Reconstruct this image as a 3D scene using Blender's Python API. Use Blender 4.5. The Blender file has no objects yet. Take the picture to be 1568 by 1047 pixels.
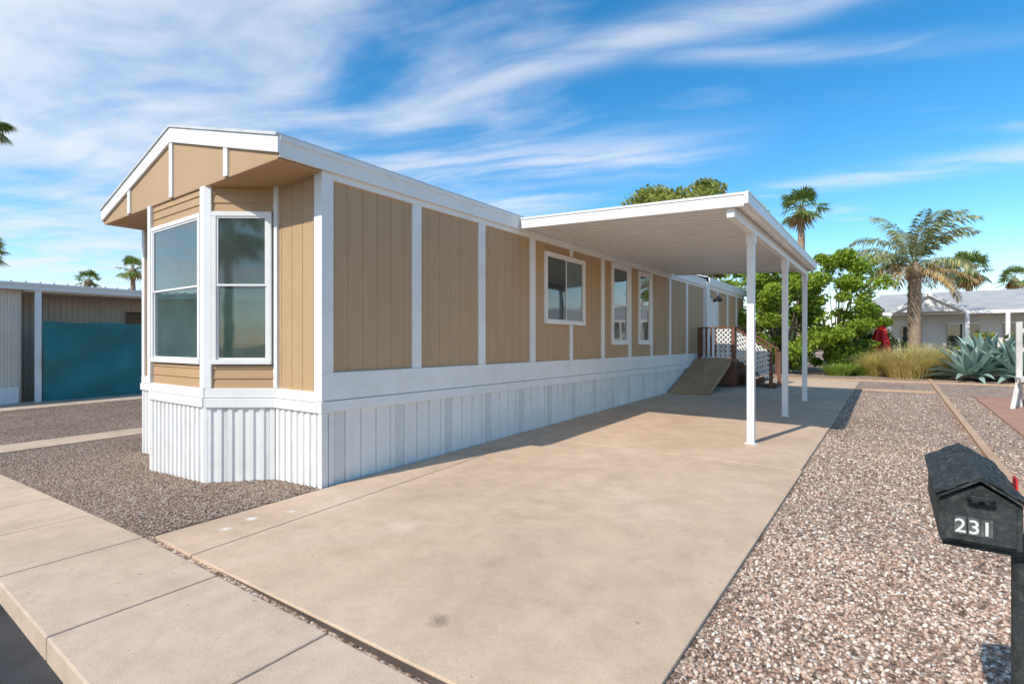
import bpy, math, random
import numpy as np
from mathutils import Vector, Matrix
random.seed(7); rng=np.random.default_rng(7)
sc=bpy.context.scene
PI=math.pi

# ---------------------------------------------------------------- helpers
def link(o,parent=None):
    sc.collection.objects.link(o)
    if parent: o.parent=parent
    return o
def empty(name,loc=(0,0,0)):
    o=bpy.data.objects.new(name,None); o.empty_display_size=.2
    return link(o)
def mesh_obj(name,verts,faces,mat,parent=None,smooth=False,bevel=0):
    me=bpy.data.meshes.new(name); me.from_pydata([tuple(v) for v in verts],[],[tuple(f) for f in faces]); me.update()
    if mat: me.materials.append(mat)
    if smooth:
        me.polygons.foreach_set('use_smooth',[True]*len(me.polygons))
    o=bpy.data.objects.new(name,me); link(o,parent)
    if bevel:
        b=o.modifiers.new('bev','BEVEL'); b.width=bevel; b.segments=2; b.limit_method='ANGLE'
    return o
def np_mesh(name,V,F,mat,parent=None,smooth=False):
    me=bpy.data.meshes.new(name); n=len(V); m,k=F.shape
    me.vertices.add(n); me.vertices.foreach_set('co',V.astype(np.float32).ravel())
    me.loops.add(m*k); me.loops.foreach_set('vertex_index',F.astype(np.int32).ravel())
    me.polygons.add(m); me.polygons.foreach_set('loop_start',np.arange(0,m*k,k,dtype=np.int32))
    me.polygons.foreach_set('loop_total',np.full(m,k,dtype=np.int32))
    me.update(calc_edges=True); me.validate()
    if smooth: me.polygons.foreach_set('use_smooth',np.ones(m,dtype=bool))
    me.materials.append(mat)
    o=bpy.data.objects.new(name,me); return link(o,parent)
BF=[(0,3,2,1),(4,5,6,7),(0,1,5,4),(1,2,6,5),(2,3,7,6),(3,0,4,7)]
def boxv(x0,x1,y0,y1,z0,z1):
    return [(x0,y0,z0),(x1,y0,z0),(x1,y1,z0),(x0,y1,z0),(x0,y0,z1),(x1,y0,z1),(x1,y1,z1),(x0,y1,z1)]
def box(name,x0,x1,y0,y1,z0,z1,mat,parent=None,bevel=0):
    return mesh_obj(name,boxv(x0,x1,y0,y1,z0,z1),BF,mat,parent,bevel=bevel)
class MB:
    def __init__(s): s.v=[]; s.f=[]
    def add(s,v,f):
        n=len(s.v); s.v+=list(v); s.f+=[tuple(i+n for i in q) for q in f]
    def box(s,*a): s.add(boxv(*a),BF)
    def beam(s,p,q,w,h,up=(0,0,1)):
        p=Vector(p);q=Vector(q);d=(q-p).normalized();u=Vector(up)
        if abs(d.dot(u))>.99:u=Vector((1,0,0))
        r=d.cross(u).normalized();u=r.cross(d).normalized()
        c=[]
        for e in(p,q):
            for a,b in((-1,-1),(1,-1),(1,1),(-1,1)): c.append(tuple(e+r*(a*w/2)+u*(b*h/2)))
        s.add(c,[(0,1,2,3),(7,6,5,4),(0,4,5,1),(1,5,6,2),(2,6,7,3),(3,7,4,0)])
    def tube(s,pts,rad,n=8):
        base=len(s.v)
        for i,p in enumerate(pts):
            p=Vector(p)
            d=(Vector(pts[min(i+1,len(pts)-1)])-Vector(pts[max(i-1,0)])).normalized()
            a=d.orthogonal().normalized() if abs(d.z)<.9 else Vector((1,0,0)); a=(a-d*a.dot(d)).normalized(); b=d.cross(a)
            for k in range(n):
                t=2*PI*k/n; s.v.append(tuple(p+(a*math.cos(t)+b*math.sin(t))*rad[i]))
        for i in range(len(pts)-1):
            for k in range(n):
                s.f.append((base+i*n+k,base+i*n+(k+1)%n,base+(i+1)*n+(k+1)%n,base+(i+1)*n+k))
        s.f.append(tuple(base+k for k in range(n))[::-1]); s.f.append(tuple(base+(len(pts)-1)*n+k for k in range(n)))
    def obj(s,name,mat,parent=None,smooth=False,bevel=0): return mesh_obj(name,s.v,s.f,mat,parent,smooth,bevel)
def prism(name,poly,axis_vec,mat,parent=None,bevel=0):
    n=len(poly); a=Vector(axis_vec)
    v=[tuple(p) for p in poly]+[tuple(Vector(p)+a) for p in poly]
    f=[tuple(range(n))[::-1],tuple(range(n,2*n))]+[(i,(i+1)%n,(i+1)%n+n,i+n) for i in range(n)]
    return mesh_obj(name,v,f,mat,parent,bevel=bevel)

# ---------------------------------------------------------------- materials
def nt(mat): return mat.node_tree.nodes,mat.node_tree.links
def ramp(N,stops):
    r=N.new('ShaderNodeValToRGB'); e=r.color_ramp.elements
    while len(e)<len(stops): e.new(.5)
    for i,(p,c) in enumerate(stops): e[i].position=p; e[i].color=(*c,1) if len(c)==3 else c
    return r
def noise(N,L,vec,scale,detail=5,rough=.55,dist=0):
    n=N.new('ShaderNodeTexNoise'); n.inputs['Scale'].default_value=scale; n.inputs['Detail'].default_value=detail
    n.inputs['Roughness'].default_value=rough; n.inputs['Distortion'].default_value=dist
    if vec: L.new(vec,n.inputs['Vector'])
    return n
def mixc(N,L,fac,a,b,blend='MIX'):
    m=N.new('ShaderNodeMix'); m.data_type='RGBA'; m.blend_type=blend
    for i,x in((0,fac),(6,a),(7,b)):
        if hasattr(x,'links'): L.new(x,m.inputs[i])
        elif i==0: m.inputs[0].default_value=x
        else: m.inputs[i].default_value=(*x,1)
    return m.outputs[2]
def mat(name,col,rough=.6,var=.1,s1=2.,s2=25.,bump=.0,bs=60,spec=.5,metal=0,stretch=None,dirt=None,dirtamt=.3):
    m=bpy.data.materials.new(name); m.use_nodes=True; N,L=nt(m); p=N['Principled BSDF']
    tc=N.new('ShaderNodeTexCoord'); vec=tc.outputs['Object']
    if stretch:
        mp=N.new('ShaderNodeMapping'); mp.inputs['Scale'].default_value=stretch; L.new(vec,mp.inputs['Vector']); vec=mp.outputs[0]
    n1=noise(N,L,vec,s1); n2=noise(N,L,vec,s2,6,.65)
    d=tuple(c*(1-var) for c in col); u=tuple(min(1,c*(1+var)) for c in col)
    a=ramp(N,[(.3,d),(.7,u)]); L.new(n1.outputs['Fac'],a.inputs[0])
    b=ramp(N,[(.3,(1-var*.8,)*3),(.7,(1,)*3)]); L.new(n2.outputs['Fac'],b.inputs[0])
    c=mixc(N,L,1.,a.outputs[0],b.outputs[0],'MULTIPLY')
    if dirt:
        n3=noise(N,L,vec,s1*2.7,8,.7); r=ramp(N,[(.5,(0,)*3),(.75,(dirtamt,)*3)]); L.new(n3.outputs['Fac'],r.inputs[0])
        c=mixc(N,L,r.outputs[0],c,dirt)
    L.new(c,p.inputs['Base Color']); p.inputs['Roughness'].default_value=rough; p.inputs['Metallic'].default_value=metal
    p.inputs['Specular IOR Level'].default_value=spec
    if bump:
        nb=noise(N,L,vec,bs,6,.6); bp=N.new('ShaderNodeBump'); bp.inputs['Strength'].default_value=bump; bp.inputs['Distance'].default_value=.01
        L.new(nb.outputs['Fac'],bp.inputs['Height']); L.new(bp.outputs[0],p.inputs['Normal'])
    return m
TAN=(.50,.325,.18)
M_tan=mat('tan_siding_paint',TAN,.6,.06,1.2,18,.25,90,stretch=(1,1,.25),spec=.3,dirt=(.42,.28,.16),dirtamt=.2)
M_tan2=mat('tan_lap_paint',(.49,.305,.16),.6,.07,2,30,.35,60,stretch=(.4,.4,1),spec=.3)
M_white=mat('white_trim_paint',(.83,.82,.79),.5,.04,1.5,20,.12,60,dirt=(.5,.45,.38),dirtamt=.25)
M_skirt=mat('white_metal_skirting',(.81,.80,.77),.45,.05,1.2,14,.05,30,dirt=(.5,.42,.34),dirtamt=.3)
M_vent=mat('perforated_skirting',(.70,.70,.68),.5,.10,3,120,.3,150,dirt=(.5,.42,.34),dirtamt=.25)
M_alum=mat('white_aluminium',(.83,.82,.79),.4,.03,1,12,.03,30,dirt=(.5,.45,.4),dirtamt=.12)
M_roof=mat('roof_metal',(.62,.63,.63),.5,.1,3,30,.1,40,dirt=(.3,.26,.22),dirtamt=.5)
M_black=mat('black_metal',(.015,.015,.017),.4,.1)
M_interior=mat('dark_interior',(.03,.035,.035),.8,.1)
def glass_mat(name,col,rough=.03,spec=1.0,coat=0.6):
    m=mat(name,col,rough,.3,1.6,6,.0,spec=spec); N,L=nt(m); p=N['Principled BSDF']
    p.inputs['Coat Weight'].default_value=coat; p.inputs['Coat Roughness'].default_value=.02
    tc=N.new('ShaderNodeTexCoord'); n=noise(N,L,tc.outputs['Object'],.9,2,.5); bp=N.new('ShaderNodeBump'); bp.inputs['Strength'].default_value=.15; bp.inputs['Distance'].default_value=.05
    L.new(n.outputs['Fac'],bp.inputs['Height']); L.new(bp.outputs[0],p.inputs['Normal'])
    return m
M_glass=glass_mat('window_glass',(.03,.05,.052))
M_glass2=glass_mat('window_glass_blind',(.10,.14,.13),.08)

def concrete(name,col,spots=()):
    m=bpy.data.materials.new(name); m.use_nodes=True; N,L=nt(m); p=N['Principled BSDF']
    vec=N.new('ShaderNodeTexCoord').outputs['Object']
    n1=noise(N,L,vec,.55,6,.6,.4); n2=noise(N,L,vec,4,8,.7); n3=noise(N,L,vec,140,3,.6); n4=noise(N,L,vec,1.6,9,.75,1.2)
    r1=ramp(N,[(.3,tuple(c*.82 for c in col)),(.5,col),(.72,(min(1,col[0]*1.1),min(1,col[1]*1.13),min(1,col[2]*1.18)))]); L.new(n1.outputs['Fac'],r1.inputs[0])
    r2=ramp(N,[(.3,(.82,.81,.80)),(.6,(1,1,1))]); L.new(n2.outputs['Fac'],r2.inputs[0])
    r3=ramp(N,[(.3,(.78,.78,.78)),(.55,(1,1,1))]); L.new(n3.outputs['Fac'],r3.inputs[0])
    c=mixc(N,L,1.,r1.outputs[0],r2.outputs[0],'MULTIPLY'); c=mixc(N,L,1.,c,r3.outputs[0],'MULTIPLY')
    r4=ramp(N,[(.56,(0,)*3),(.66,(.45,)*3),(.8,(.7,)*3)]); L.new(n4.outputs['Fac'],r4.inputs[0])
    c=mixc(N,L,r4.outputs[0],c,tuple(x*.70 for x in col))
    # tyre-worn longitudinal streaks
    mp=N.new('ShaderNodeMapping'); mp.inputs['Scale'].default_value=(2.2,.22,1); L.new(vec,mp.inputs['Vector'])
    n7=noise(N,L,mp.outputs[0],1.3,6,.65,.3); r7=ramp(N,[(.52,(0,)*3),(.68,(.35,)*3)]); L.new(n7.outputs['Fac'],r7.inputs[0]); c=mixc(N,L,r7.outputs[0],c,tuple(x*.78 for x in col))
    n5=noise(N,L,vec,16,2,.5); r5=ramp(N,[(.73,(0,)*3),(.76,(.6,)*3)]); L.new(n5.outputs['Fac'],r5.inputs[0]); c=mixc(N,L,r5.outputs[0],c,tuple(x*.4 for x in col))
    for (sx,sy,sr,sc_,amt) in spots:
        vm=N.new('ShaderNodeVectorMath'); vm.operation='DISTANCE'; L.new(vec,vm.inputs[0]); vm.inputs[1].default_value=(sx,sy,0)
        nn=noise(N,L,vec,14,6,.8); ma=N.new('ShaderNodeMath'); ma.operation='MULTIPLY_ADD'; L.new(nn.outputs['Fac'],ma.inputs[0]); ma.inputs[1].default_value=sr*2.6; L.new(vm.outputs['Value'],ma.inputs[2])
        mr=N.new('ShaderNodeMapRange'); mr.inputs[1].default_value=sr*2.2; mr.inputs[2].default_value=sr*1.4; mr.inputs[3].default_value=0; mr.inputs[4].default_value=amt
        L.new(ma.outputs[0],mr.inputs[0]); c=mixc(N,L,mr.outputs[0],c,sc_)
    L.new(c,p.inputs['Base Color']); p.inputs['Roughness'].default_value=.85; p.inputs['Specular IOR Level'].default_value=.25
    bp=N.new('ShaderNodeBump'); bp.inputs['Strength'].default_value=.35; bp.inputs['Distance'].default_value=.004
    L.new(n3.outputs['Fac'],bp.inputs['Height']); L.new(bp.outputs[0],p.inputs['Normal'])
    return m
CON=(.66,.475,.325)
M_drive=concrete('driveway_concrete',CON,[(-1.98,2.05,.09,(.20,.14,.1),.6),(-1.75,3.3,.035,(.10,.18,.25),.9),(-1.68,3.44,.025,(.10,.18,.25),.85),(-2.6,3.6,.28,(.42,.30,.2),.55),(-2.3,5.2,.3,(.45,.33,.24),.45),(-3.2,2.9,.2,(.74,.58,.44),.5),(-4.35,2.05,.055,(.85,.82,.78),.8),(-4.42,2.3,.07,(.85,.82,.78),.8),(-4.3,2.6,.05,(.85,.82,.78),.8),(-3.0,12.5,.9,(.46,.40,.33),.6)])
M_walk=concrete('sidewalk_concrete',(.62,.465,.335))
M_curbc=concrete('edging_concrete',(.60,.40,.25))
M_paver=concrete('red_paver_concrete',(.48,.26,.18))
M_asph=mat('asphalt',(.06,.06,.062),.9,.35,2,180,.8,200,spec=.3)
M_joint=mat('joint_dirt',(.10,.07,.05),.95,.3,4,60,.5,100)

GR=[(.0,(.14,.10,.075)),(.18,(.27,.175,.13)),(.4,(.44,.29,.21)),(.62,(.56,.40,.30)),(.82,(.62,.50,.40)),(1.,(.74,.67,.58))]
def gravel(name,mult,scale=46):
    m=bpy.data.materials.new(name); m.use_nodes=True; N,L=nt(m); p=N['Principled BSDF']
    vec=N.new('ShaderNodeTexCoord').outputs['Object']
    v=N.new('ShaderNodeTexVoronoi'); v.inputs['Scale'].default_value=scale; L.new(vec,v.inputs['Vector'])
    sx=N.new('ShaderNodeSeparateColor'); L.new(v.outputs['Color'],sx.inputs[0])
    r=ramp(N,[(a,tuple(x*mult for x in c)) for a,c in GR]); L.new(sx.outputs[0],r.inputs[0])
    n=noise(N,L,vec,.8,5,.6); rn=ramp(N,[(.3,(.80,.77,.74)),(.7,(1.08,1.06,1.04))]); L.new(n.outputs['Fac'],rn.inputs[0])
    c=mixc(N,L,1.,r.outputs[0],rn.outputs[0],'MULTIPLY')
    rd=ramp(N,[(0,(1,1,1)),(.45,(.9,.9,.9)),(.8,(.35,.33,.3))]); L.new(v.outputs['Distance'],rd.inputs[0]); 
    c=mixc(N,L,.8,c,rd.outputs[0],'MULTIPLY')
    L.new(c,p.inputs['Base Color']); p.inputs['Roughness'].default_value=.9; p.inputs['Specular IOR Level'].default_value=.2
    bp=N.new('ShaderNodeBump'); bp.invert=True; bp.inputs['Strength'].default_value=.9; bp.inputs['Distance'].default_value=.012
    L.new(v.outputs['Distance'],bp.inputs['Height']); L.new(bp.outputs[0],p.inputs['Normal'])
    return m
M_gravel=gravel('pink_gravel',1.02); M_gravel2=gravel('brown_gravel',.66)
def island(name,stops,rough=.8,trans=0,spec=.2,posn=None):
    m=bpy.data.materials.new(name); m.use_nodes=True; N,L=nt(m); p=N['Principled BSDF']
    g=N.new('ShaderNodeNewGeometry'); r=ramp(N,stops)
    src=g.outputs['Random Per Island']
    if posn:
        vec=N.new('ShaderNodeTexCoord').outputs['Object']; n=noise(N,L,vec,posn,3,.6)
        ma=N.new('ShaderNodeMath'); ma.operation='MULTIPLY_ADD'; L.new(src,ma.inputs[0]); ma.inputs[1].default_value=.5
        mr=N.new('ShaderNodeMapRange'); L.new(n.outputs['Fac'],mr.inputs[0]); mr.inputs[1].default_value=.3; mr.inputs[2].default_value=.7; mr.inputs[3].default_value=0; mr.inputs[4].default_value=.5
        L.new(mr.outputs[0],ma.inputs[2]); src=ma.outputs[0]
    L.new(src,r.inputs[0]); L.new(r.outputs[0],p.inputs['Base Color'])
    p.inputs['Roughness'].default_value=rough; p.inputs['Specular IOR Level'].default_value=spec
    if trans:
        t=N.new('ShaderNodeBsdfTranslucent'); L.new(r.outputs[0],t.inputs[0]); mx=N.new('ShaderNodeMixShader'); mx.inputs[0].default_value=trans
        o=N['Material Output']; L.new(p.outputs[0],mx.inputs[1]); L.new(t.outputs[0],mx.inputs[2]); L.new(mx.outputs[0],o.inputs[0])
    return m
M_stone=island('gravel_stones',[(a,tuple(x*1.06 for x in c)) for a,c in GR])
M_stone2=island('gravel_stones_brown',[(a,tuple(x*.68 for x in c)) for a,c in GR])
M_leafA=island('leaf_bright',[(0,(.09,.15,.015)),(.5,(.24,.35,.03)),(1,(.45,.54,.08))],.6,.35,.3,1.2)
M_leafB=island('leaf_olive',[(0,(.13,.16,.03)),(.5,(.30,.33,.07)),(1,(.48,.46,.12))],.6,.35,.3,.6)
M_leafD=island('leaf_dark',[(0,(.03,.06,.015)),(1,(.12,.18,.045))],.6,.2,.3,.3)
M_palm=island('palm_green',[(0,(.07,.13,.03)),(.6,(.20,.30,.06)),(1,(.36,.42,.13))],.5,.3,.4)
M_palmdry=island('palm_dry',[(0,(.30,.20,.08)),(1,(.62,.44,.20))],.8,.25,.2)
M_pinn=island('palm_grey_green',[(0,(.13,.18,.07)),(.5,(.26,.32,.13)),(.8,(.46,.44,.19)),(1,(.62,.50,.24))],.55,.3,.4)
M_agave=island('agave_blue_green',[(0,(.14,.23,.19)),(1,(.32,.44,.37))],.5,0,.4)
M_grassY=island('grass_yellow',[(0,(.46,.38,.11)),(1,(.82,.68,.28))],.7,.35,.2)
M_grassG=island('grass_green',[(0,(.18,.3,.04)),(1,(.42,.55,.12))],.7,.35,.2)
M_bark=mat('bark',(.16,.11,.075),.9,.3,3,30,.8,25)
M_bark2=mat('palm_trunk_bark',(.38,.27,.18),.9,.3,3,30,.9,30,stretch=(1,1,3))
M_wood=mat('ramp_plywood',(.46,.28,.14),.8,.2,2,30,.2,40,stretch=(1,.2,1))
M_redwood=mat('redwood_stain',(.20,.085,.045),.7,.25,3,30,.2,40)
M_teal=mat('teal_shade_fabric',(.055,.23,.235),.8,.18,.9,60,.1,200,spec=.2)
M_beige=mat('beige_corrugated_metal',(.74,.64,.52),.5,.08,1.2,14)
M_greyroof=mat('grey_shingle_roof',(.42,.42,.41),.85,.15,1.5,30,.3,40)
M_cream=mat('cream_stucco',(.72,.70,.64),.8,.05,1,20,.1,60)
M_red=mat('red_canvas',(.65,.02,.02),.7,.15)
M_mbox=mat('mailbox_black_paint',(.040,.047,.047),.75,.35,14,90,.3,120,spec=.25,dirt=(.20,.19,.16),dirtamt=.35)
M_mroof=mat('mailbox_roof_shingle',(.040,.050,.050),.8,.35,14,90,.5,90,spec=.25,dirt=(.24,.23,.2),dirtamt=.5)
M_digit=mat('white_digits',(.72,.72,.68),.5,.1,20,60)
M_plate=mat('number_plate',(.13,.135,.13),.5,.5,40,120)
M_fencew=mat('weathered_white_wood',(.62,.60,.56),.8,.15,3,30,.3,50,dirt=(.3,.26,.2),dirtamt=.5)
M_galv=mat('galvanised_steel',(.35,.36,.37),.4,.1,metal=.6)

# ---------------------------------------------------------------- terrain
def G(x,y):
    x=np.asarray(x,float); y=np.asarray(y,float)
    gy=np.where(y>=.80,.018*(np.clip(y,.8,21.2)-3.2),-.043-.11*np.clip((.80-y)/.02,0,1))
    gx=.045*(np.clip(x,-10.2,-4.76)+4.76)
    return gy+gx
def g(x,y): return float(G(x,y))
def grid_obj(name,xs,ys,mat,dz=0):
    X,Y=np.meshgrid(xs,ys); Z=G(X,Y)+dz
    V=np.stack([X.ravel(),Y.ravel(),Z.ravel()],1); nx=len(xs); ny=len(ys)
    i=np.arange(ny-1)[:,None]*nx+np.arange(nx-1)[None,:]; i=i.ravel()
    return np_mesh(name,V,np.stack([i,i+1,i+nx+1,i+nx],1),mat)
xs=[-900,-200,-60,-25,-15,-10.2,-7.5,-4.76,-3,-1,1,3,8,20,60,200,900]; ys=[-900,-200,-50,-10,-2,.78,.80,1.6,3.2,6,10,15,21.2,30,60,200,900]
grid_obj('ground',xs,ys,M_gravel)
grid_obj('street',[-900,-200,-60,-25,-15,-10.2,-4.76,-1,3,20,60,900],[-9,-3,.775],M_asph,.004)
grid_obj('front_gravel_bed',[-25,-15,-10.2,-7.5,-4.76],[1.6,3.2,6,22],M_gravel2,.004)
grid_obj('driveway_subbase',[-4.73,-3,-1,-.84],[1.67,3.2,6,10,15,19.4],M_joint,.008)
def slab(name,quad,mat,dz=.02,drop=.07,step=.6,parent=None,bev=.006):
    p=[np.array(q,float) for q in quad]
    nu=max(1,int(max(np.linalg.norm(p[1]-p[0]),np.linalg.norm(p[2]-p[3]))/step)); nv=max(1,int(max(np.linalg.norm(p[3]-p[0]),np.linalg.norm(p[2]-p[1]))/step))
    V=[];F=[]
    for j in range(nv+1):
        for i in range(nu+1):
            u=i/nu;v=j/nv; q=(p[0]*(1-u)+p[1]*u)*(1-v)+(p[3]*(1-u)+p[2]*u)*v
            V.append((q[0],q[1],g(q[0],max(q[1],.801) if p[0][1]<1 else q[1])+dz))
    for j in range(nv):
        for i in range(nu):
            a=j*(nu+1)+i; F.append((a,a+1,a+nu+2,a+nu+1))
    ring=[i for i in range(nu+1)]+[j*(nu+1)+nu for j in range(1,nv+1)]+[nv*(nu+1)+i for i in range(nu-1,-1,-1)]+[j*(nu+1) for j in range(nv-1,0,-1)]
    b=len(V)
    for r in ring: x,y,z=V[r]; V.append((x,y,z-drop))
    n=len(ring)
    for k in range(n): F.append((ring[k],b+k,b+(k+1)%n,ring[(k+1)%n]))
    return mesh_obj(name,V,F,mat,parent,bevel=bev)
drv=empty('driveway')
J=.016
def lx(y): return -4.02-.065*(min(y,6.6)-1.65)
ysplit=[1.665,6.6,11.6,16.6]
for i in range(3):
    a,b=ysplit[i]+(J/2 if i else 0),ysplit[i+1]-J/2
    slab('main_slab_%d'%(i+1),[(lx(a),a),(-.82,a+.07*(i==0)),(-.80,b),(lx(b),b)],M_drive,.022,parent=drv)
    slab('side_strip_%d'%(i+1),[(-4.66 if i==0 else -4.74,a),(lx(a)-J,a),(lx(b)-J,b),(-4.74,b)],M_drive,.020,parent=drv)
slab('rear_slab',[(-4.74,16.62),(-.8,16.62),(-.8,19.5),(-4.74,19.5)],M_drive,.021,parent=drv)
swk=empty('sidewalk')
jx=[-40,-30,-22,-16,-12,-9.5,-8.3,-7.1,-5.9,-4.72,-3.55,-2.38,-1.2,0,1.2,2.4,3.6,6,10,20,40]
for i in range(len(jx)-1):
    def yy(x): return 1.64+.02*max(-1,min(1,(x+3.1)/1.6))
    a,b=jx[i]+.006,jx[i+1]-.006
    slab('panel_%d'%(i+1),[(a,.772),(b,.772),(b,yy(b)-J/2),(a,yy(a)-J/2)],M_walk,.018,.17,step=1.5,parent=swk,bev=.01)
slab('concrete_path',[(-12.3,1.66),(-11.5,1.66),(-11.5,22),(-12.3,22)],M_walk,.02)
slab('neighbor_patio_slab',[(-24,1.66),(-18.3,1.66),(-18.3,24),(-24,24)],M_walk,.02)
slab('garden_edging',[(.93,4.5),(1.02,4.5),(1.02,21),(.93,21)],M_curbc,.05,.06)
slab('garden_edging',[(-.78,16.75),(.9,16.75),(.9,17.0),(-.78,17.0)],M_curbc,.03,.06)
slab('garden_edging',[(-3,19.9),(9,19.9),(9,20.15),(-3,20.15)],M_curbc,.03,.06)
slab('red_paver_path',[(1.55,10.3),(2.9,10.3),(2.9,16.2),(1.55,16.2)],M_paver,.025,.05)

def stones(name,pts,smin,smax,mat):
    phi=(1+5**.5)/2
    iv=np.array([(-1,phi,0),(1,phi,0),(-1,-phi,0),(1,-phi,0),(0,-1,phi),(0,1,phi),(0,-1,-phi),(0,1,-phi),(phi,0,-1),(phi,0,1),(-phi,0,-1),(-phi,0,1)])/math.sqrt(1+phi*phi)
    fc=np.array([(0,11,5),(0,5,1),(0,1,7),(0,7,10),(0,10,11),(1,5,9),(5,11,4),(11,10,2),(10,7,6),(7,1,8),(3,9,4),(3,4,2),(3,2,6),(3,6,8),(3,8,9),(4,9,5),(2,4,11),(6,2,10),(8,6,7),(9,8,1)])
    n=len(pts); s=rng.uniform(smin,smax,n)
    ax=rng.uniform(.6,1.25,(n,3)); V=iv[None]*ax[:,None]*s[:,None,None]
    V*=rng.uniform(.8,1.2,(n,12,1))
    a=rng.uniform(0,2*PI,n); b=rng.normal(0,.6,n)
    ca,sa,cb,sb=np.cos(a),np.sin(a),np.cos(b),np.sin(b)
    x,y,z=V[...,0],V[...,1],V[...,2]*.75
    y,z=y*cb[:,None]-z*sb[:,None],y*sb[:,None]+z*cb[:,None]
    x,y=x*ca[:,None]-y*sa[:,None],x*sa[:,None]+y*ca[:,None]
    V=np.stack([x+pts[:,0:1],y+pts[:,1:2],z+(G(pts[:,0],pts[:,1])+s*.25)[:,None]],2).reshape(-1,3)
    F=(fc[None]+np.arange(n)[:,None,None]*12).reshape(-1,3)
    return np_mesh(name,V,F,mat)
def upts(n,x0,x1,y0,y1): return np.stack([rng.uniform(x0,x1,n),rng.uniform(y0,y1,n)],1)
P=np.vstack([upts(16000,-.785,1.4,1.8,4.5),upts(12000,-.785,2.4,4.5,9),upts(5000,-.785,2.6,9,16)])
k=~((P[:,0]>.92)&(P[:,0]<1.03)&(P[:,1]>4.5)); k&=~((P[:,0]>1.53)&(P[:,1]>10.3)); P=P[k]
stones('gravel',P,.006,.015,M_stone)
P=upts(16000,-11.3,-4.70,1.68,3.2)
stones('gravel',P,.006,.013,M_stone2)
P=upts(160,-3.6,-.85,1.8,12); P[:,0]=-.82-np.abs(rng.normal(0,.22,160))
stones('gravel',np.clip(P,-4,20),.003,.006,M_stone)

# ---------------------------------------------------------------- wall generators
def strip_wall(mb,p0,p1,z0,z1,prof):
    p0=np.array(p0,float);p1=np.array(p1,float);L_=np.linalg.norm(p1-p0);d=(p1-p0)/L_;n=np.array((d[1],-d[0]))
    pts=[(0,0)]+[q for q in prof(L_) if 0<q[0]<L_]+[(L_,0)]
    v=[];f=[]
    for s,o in pts:
        q=p0+d*s+n*o; v+=[(q[0],q[1],z0),(q[0],q[1],z1)]
    for i in range(len(pts)-1): f.append((2*i,2*i+2,2*i+3,2*i+1))
    mb.add(v,f)
def prof_t111(L_,p=.203):
    r=[];s=p*.5
    while s<L_: r+=[(s-.005,0),(s-.003,-.0045),(s+.003,-.0045),(s+.005,0)]; s+=p
    return r
def prof_rib(p=.125,w=.05,h=.022):
    def f(L_):
        r=[];s=p*.4
        while s<L_: r+=[(s-w*.5-.01,0),(s-w*.5,h),(s+w*.5,h),(s+w*.5+.01,0)]; s+=p
        return r
    return f
def prof_skirt(L_):
    r=[];s=.08
    while s<L_:
        r+=[(s-.024,0),(s-.021,-.010),(s-.015,-.010),(s-.012,.014),(s+.045,.014),(s+.048,0)]; s+=.21
    return r
def lap(mb,p0,p1,z0,z1,pitch=.11):
    p0=np.array(p0,float);p1=np.array(p1,float);d=(p1-p0)/np.linalg.norm(p1-p0);n=np.array((d[1],-d[0]))
    z=z0
    while z<z1-1e-4:
        t=min(z+pitch,z1); a0=p0+n*.014;a1=p1+n*.014;b0=p0+n*.002;b1=p1+n*.002
        mb.add([(*a0,z),(*a1,z),(*b1,t),(*b0,t),(*b0,z),(*b1,z)],[(0,1,2,3),(4,5,1,0)]); z+=pitch
def obox(mb,p0,p1,o0,o1,z0,z1):
    p0=np.array(p0,float);p1=np.array(p1,float);d=(p1-p0)/np.linalg.norm(p1-p0);n=np.array((d[1],-d[0]))
    q=[p0+n*o0,p1+n*o0,p1+n*o1,p0+n*o1]
    v=[(*c,z0) for c in q]+[(*c,z1) for c in q]; mb.add(v,[(0,1,2,3),(7,6,5,4),(0,4,5,1),(1,5,6,2),(2,6,7,3),(3,7,4,0)])
def seg(p0,p1,a,b):
    p0=np.array(p0,float);p1=np.array(p1,float);L_=np.linalg.norm(p1-p0);d=(p1-p0)/L_; return p0+d*a,p0+d*b

# ---------------------------------------------------------------- mobile home
H=empty('mobile_home')
XR,XL,YF,YB=-4.76,-9.44,3.22,16.85
ZS,ZB,ZT=.777,1.19,3.27
BAY=[(-8.32,3.22),(-7.76,2.745),(-6.26,2.745),(-5.63,3.22)]
WF=BAY[2][0]-BAY[1][0]; WS=math.hypot(BAY[3][0]-BAY[2][0],BAY[3][1]-BAY[2][1])
tan=MB(); strip_wall(tan,(XR,YF),(XR,YB),ZB-.02,ZT+.02,prof_t111)
strip_wall(tan,(-5.63,YF),(XR,YF),.98,ZT,prof_t111)
strip_wall(tan,(XL,YF),BAY[0],.98,ZT,prof_t111)
strip_wall(tan,(XL,22),(XL,YF),ZS,ZT,prof_t111)
strip_wall(tan,(-4.72,16.85),(-4.72,22),ZB-.02,ZT+.1,prof_t111)
tan.obj('siding',M_tan,H)
lp=MB()
for a,b in zip(BAY[:-1],BAY[1:]):
    lap(lp,a,b,.99,1.25); lap(lp,a,b,2.98,3.27,.10)
lp.obj('lap_siding',M_tan2,H)
tr=MB()
tr.box(XR-.02,XR+.030,YF-.03,YF+.11,ZB,ZT,)
tr.box(XR-.11,XR-.021,YF-.030,YF+.02,.98,ZT)
for y in(4.53,5.80,7.11):tr.box(XR-.01,XR+.022,y-.075,y+.075,ZB,3.20)
tr.box(XR-.01,XR+.022,8.33,8.43,3.06+.012,3.20); tr.box(XR-.01,XR+.022,8.33,8.43,ZB,1.83-.002)
for y in(9.68,11.03,12.33,13.66,15.08):tr.box(XR-.01,XR+.022,y-.07,y+.07,ZB,3.20)
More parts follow.
